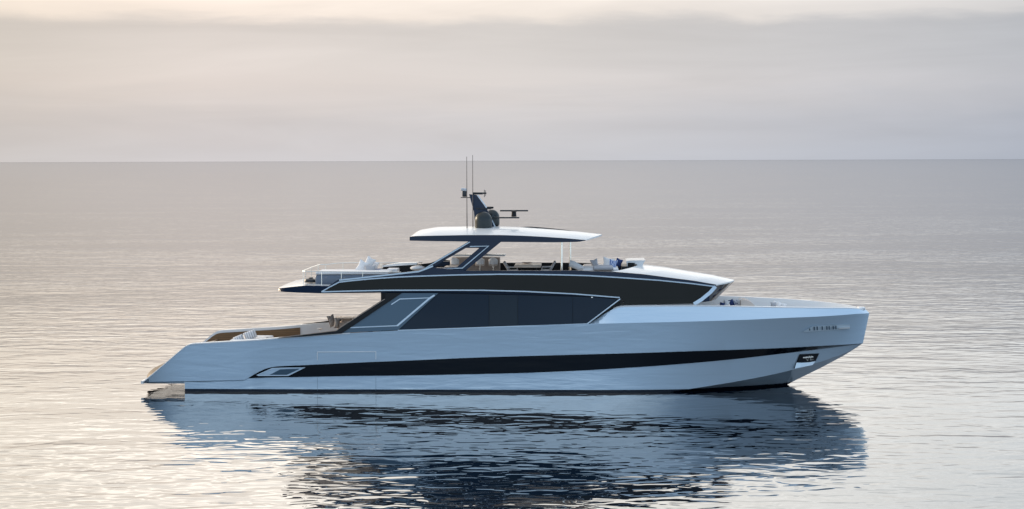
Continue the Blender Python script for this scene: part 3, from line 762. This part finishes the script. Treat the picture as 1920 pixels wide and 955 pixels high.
# ---- flybridge bar
a, b = P(848, 483, 1.8), P(937, 483, 1.8)
bar = MB().box((a.x, 1.6, FD), (b.x, 2.3, a.z)).build('bar_counter', m_tan, yacht)
a2, b2 = P(849, 479, 1.6), P(947, 479, 1.6); MB().rbox(((a2.x+b2.x)/2, 1.9, a2.z - .0), (b2.x-a2.x, .9, .09), .02).build('bar_top', m_cap, bar)
# cabinet along the far side aft with a white top
a, b = P(719, 500, 2.2), P(778, 500, 2.2); cab = MB().box((a.x, 2.0, FD), (b.x, 2.6, P(750, 497, 2).z)).build('aft_cabinet', m_dark, yacht)
pr = [P(px, py, 2.0) for px, py in [(717,500.6),(760,497.5),(781,496.4),(783,492.6),(750,493.6),(718,497.8)]]; MB().prism([(p.x, 1.9, p.z) for p in pr], (0, .8, 0)).build('cabinet_top', m_cap, cab)
# low table of the lounge: white block
bx(725, 745, 504.6, 512, -.6, .4, 'lounge_block', m_cush, .04)
# forward flybridge sunpad and sofa
bx(1092, 1160, 503.5, 520, -1.8, 1.8, 'forward_sunpad', m_cush, .1)
bx(1112, 1150, 500.0, 508, -2.2, -.8, 'sunpad_headrest', m_greyf, .12)
bx(830, 862, 500.8, 512, -1.9, -.6, 'side_seat', m_cush, .12)

# ---- foredeck lounge: curved beige back, white seat
sofa_c = P(1392, 575, .2)
a, b = P(1344, 575, -.9), P(1446, 575, -.9)
bx(1340, 1420, 581, 590, -1.6, 1.8, 'foredeck_sunpad', m_cush, .1)
pr = [P(px, py, 0) for px, py in [(1388,577),(1388,563.5),(1393,561.8),(1400,562.2),(1407,565.5),(1413,571),(1417,577)]]
MB().prism([(p.x, -.4, p.z) for p in pr], (0, 1.6, 0)).build('sofa_back', m_beige, yacht, ang=40)
bx(1442, 1480, 581, 590, -1.0, 1.2, 'bow_seat', m_cush, .08)
q = P(1615, 577.5, -.05); br = MB().rbox((q.x, 0, q.z - .02), (.34, .5, .12), .04).build('bow_roller', m_cap, yacht)

# ---- cockpit sofa
bx(430, 498, 637.5, 668, -1.0, 1.4, 'aft_sofa', m_cush, .1)
bx(484, 497, 634.6, 640, -.8, .2, 'aft_sofa_cushion', m_cush, .05)
bx(632, 690, 605, 640, .3, 2.4, 'lounge_sofa', m_beige, .1)

# ================================================================== loose things
def pillow(w_, h_, t_, n=14, pinch=.16):
    """stuffed square cushion standing in XZ, thickness in Y"""
    m_ = MB(); rows = []
    for sgn in (-1, 1):
        rows = []
        for i in range(n + 1):
            r_ = []
            for j in range(n + 1):
                u, v = -1 + 2 * i / n, -1 + 2 * j / n
                b = max(0, (1 - u ** 2)) ** .45 * max(0, (1 - v ** 2)) ** .45
                e = 1 - pinch * (1 - abs(u)) * abs(v) ** 2 * 1.0 - pinch * (1 - abs(v)) * abs(u) ** 2
                r_.append((u * w_ / 2 * e, sgn * t_ / 2 * b, v * h_ / 2 * e))
            rows.append(r_)
        m_.grid(rows)
    return m_
def put_pillow(px, py, Y, w_, h_, t_, material, label, name='pillow', cat='pillow', tilt=(0, 0, 0), group=None, pinch=.16):
    """px, py: where its centre shows"""
    p = P(px, py, Y); m_ = pillow(w_, h_, t_, pinch=pinch); o = m_.build(name, material, None, ang=60)
    o.rotation_euler = (R(tilt[0]), R(tilt[1]), -YAW + R(tilt[2])); o.location = l2w(p)
    return tag(o, label, cat, group)
# cockpit
put_pillow(469, 628.5, -.3, .62, .40, .34, m_stripef, 'large white pillow with grey stripes on the aft cockpit sofa', tilt=(0, -18, 8), pinch=0)
put_pillow(447, 634.5, -.6, .52, .26, .30, m_stripef, 'small low striped pillow behind the white gunwale, aftmost in the cockpit', tilt=(0, -22, 0), pinch=0)
put_pillow(622, 602, .2, .36, .62, .22, m_brownst, 'taller brown and white striped pillow leaning against the cockpit lounge', tilt=(0, -18, 20))
put_pillow(632, 607, -.1, .28, .50, .2, m_brownst, 'lower brown striped pillow beside the black side fin', tilt=(0, 6, 20))
# coffee table in the cockpit lounge
q = P(650, 600, .6); tb = thing('cockpit_table', 'beige topped table half hidden behind the sloping black fin', 'table', (q.x, .6, 1.45))
zt = P(650, 596, .6).z - 1.45
MB().rbox((0, 0, zt), (1.15, .9, .07), .02).build('table_top', m_tabletop, tb); MB().rbox((0, 0, zt / 2), (.5, .4, zt - .05), .04).build('table_base', m_tan, tb)
q = P(600, 617, 1.0); gl = thing('side_stand', 'tiny white stand against the pale cockpit wall', 'stand', (q.x, 1.0, 1.45))
MB().lathe([(.10, 0), (.03, .02), (.02, q.z - 1.5), (.13, q.z - 1.45), (.13, q.z - 1.42)], (0, 0, 0), 14).build('stand_body', m_cush, gl)

# flybridge aft
put_pillow(679, 500.5, -.6, .50, .62, .26, m_cush, 'white pillow leaning aft at the left end of the sunbed pile', tilt=(0, 28, 10))
put_pillow(691, 495.5, -.3, .46, .74, .24, m_cush, 'tallest white pillow in the pile on the aft sunbed', tilt=(0, 30, 12))
put_pillow(694, 505.0, -.9, .56, .36, .26, m_greyf, 'flat pale grey pillow at the foot of the sunbed pile', tilt=(0, 0, 0))
put_pillow(702, 498.5, .3, .42, .46, .22, m_cush, 'short white pillow at the forward side of the sunbed pile', tilt=(0, 18, 0))
q = P(707, 507, -.4); o = MB().rbox((0, 0, 0), (.36, .5, .13), .04).build('folded_towel', m_navyf); o.location = l2w(q); o.rotation_euler = (0, 0, -YAW); tag(o, 'folded navy towel beside the white pillows on the flybridge', 'towel')
q = P(783, 503, -1.6); m_ = MB(); prof = [(max(.01, .36 * math.sin(a)), -.13 * math.cos(a)) for a in [math.pi * k / 12 for k in range(1, 12)]]
o = m_.lathe(prof, (0, 0, 0), 24).build('pouf', m_cush, ang=70); o.location = l2w(q); o.rotation_euler = (0, 0, -YAW); tag(o, 'oval white pouf by the foot of the hardtop pillar', 'pouf')

# bar stools
def stool(px, py_top, Y, label, first=None):
    t = P(px, py_top, Y); base = (t.x, Y, FD)
    if first: return copy_thing(first, base, label)
    H_ = t.z - FD
    r = thing('bar_stool', label, 'bar stool', base, 'bar stools at the flybridge counter')
    MB().lathe([(.20, 0), (.19, .02), (.03, .03), (.025, H_ - .42)], (0, 0, 0), 16).build('pedestal', m_steel, r)
    MB().rbox((0, 0, H_ - .37), (.44, .42, .10), .05).build('seat', m_beige, r)
    # U-shaped back facing the bar
    rows = []
    for i in range(17):
        a = math.pi + math.pi * i / 16; c, s = math.cos(a), math.sin(a); zt_ = H_ - .12 * abs(c) ** 2
        rows.append([(.22*c, .20*s, H_ - .34), (.23*c, .21*s, zt_), (.19*c, .17*s, zt_), (.18*c, .16*s, H_ - .34)])
    MB().grid(rows, close=True).build('backrest', m_cush, r)
    return r
s0 = stool(852.5, 482.6, .9, 'bar stool seen through the open hardtop pillar frame')
stool(900, 482.6, .9, 'bar stool at the counter just forward of the slanting pillar', s0)
stool(924.5, 482.6, .9, 'bar stool at the forward end of the tan bar counter', s0)

# dining set
q = P(990, 495, .3); zt = P(990, 496.5, .3).z - FD
dt = thing('dining_table', 'tan dining table under the hardtop between two striped chairs', 'table', (q.x, .3, FD))
MB().rbox((0, 0, zt - .04), (1.3, 1.6, .13), .03).build('table_top', m_tabletop, dt)
for sx in (-.38, .38): MB().rbox((sx, 0, zt / 2 - .02), (.12, .5, zt - .04), .03).build('table_leg', m_dark, dt)
q = P(988, 492.5, .6); o = MB().lathe([(.02, 0), (.15, .01), (.26, .06), (.24, .06), (.12, .03), (.02, .025)], (0, 0, 0), 20).build('fruit_bowl', m_beige); o.location = l2w((q.x, .6, FD + zt + .036)); tag(o, 'shallow beige bowl in the middle of the dining table', 'bowl')
def armchair(px, Y, rz, label, first=None):
    p = P(px, 500, Y); base = (p.x, Y, FD)
    if first: return copy_thing(first, base, label, rz)
    r = thing('armchair', label, 'chair', base, 'striped armchairs at the dining table', rz)
    MB().rbox((0, 0, .42), (.52, .54, .12), .05).build('seat', m_cush, r)
    M_ = Matrix.Rotation(R(-30), 3, 'Y'); MB().rbox((-.30, 0, .62), (.12, .56, .62), .05, rot=M_).build('backrest', m_wicker, r)
    for sx in (-.2, .2):
        for sy in (-.22, .22): MB().tube([(sx, sy, 0), (sx * .9, sy * .9, .38)], .02, 6).build('leg', m_dark, r)
    for sy in (-.29, .29): MB().tube([(-.30, sy, .62), (.2, sy, .60), (.22, sy, .40)], .022, 6).build('armrest', m_cush, r)
    return r
c0 = armchair(962, .1, 0, 'striped armchair aft of the dining table, next to the bar')
armchair(1024, .4, math.pi, 'striped armchair forward of the dining table, near the steel poles', c0)

# flybridge forward
o = MB().tube([(-.42, 0, .16), (-.30, 0, .13), (.42, 0, -.22)], [.15, .17, .13], 14).build('bolster', m_cush, ang=50); q = P(1084, 500, -.8); o.location = l2w(q); o.rotation_euler = (0, 0, -YAW); tag(o, 'rolled white bolster leaning next to the steel pole', 'bolster')
put_pillow(1115, 495.5, .6, .38, .50, .22, m_greyf, 'upright pale grey pillow aftmost on the forward sunpad', tilt=(0, -14, 15))
put_pillow(1140, 494.0, .8, .60, .56, .24, m_cush, 'big white pillow behind the blue patterned one', tilt=(0, 12, 10))
put_pillow(1148.5, 499.0, -.9, .42, .62, .22, m_bluep, 'blue pillow with white wavy pattern on the forward sunpad', tilt=(0, 10, 12))
put_pillow(1160, 493.0, .1, .36, .42, .2, m_navyf, 'plain navy pillow leaning forward beside the patterned blue one', tilt=(0, 22, 20))
put_pillow(1150, 508.5, -1.6, .40, .24, .2, m_navyf, 'small dark navy pillow low at the edge of the flybridge coaming', tilt=(0, 0, 0))

# foredeck pillows
put_pillow(1354, 571.5, -.2, .26, .22, .18, m_navyf, 'tiny navy pillow aftmost on the foredeck under the windshield', tilt=(0, 10, 0))
put_pillow(1361.5, 569.0, .1, .32, .30, .2, m_cush, 'puffy white pillow beside the windshield foot', tilt=(0, 16, 0))
put_pillow(1371.5, 568.0, .2, .24, .34, .16, m_navyf, 'upright navy pillow in the middle of the foredeck row', tilt=(0, -20, 0))
put_pillow(1380, 568.0, .3, .26, .36, .18, m_dots, 'white pillow with navy flecks between the navy and the plain white one', tilt=(0, -12, 0))
put_pillow(1387, 567.5, .25, .26, .36, .18, m_cush, 'plain white pillow leaning on the beige foredeck backrest', tilt=(0, -12, 0))
put_pillow(1450, 571.5, 0, .28, .24, .2, m_greyf, 'round grey pillow at the aft end of the bow seat', tilt=(0, 0, 0))
put_pillow(1453.5, 568.8, .3, .24, .22, .18, m_cush, 'white pillow propped above the grey one on the bow seat', tilt=(0, 20, 0))
put_pillow(1461, 571, 0, .26, .24, .16, m_cush, 'white pillow in the middle of the bow seat', tilt=(0, 30, 0))
put_pillow(1470, 572.5, 0, .24, .18, .16, m_cush, 'small white pillow nearest the bow', tilt=(0, 20, 0))
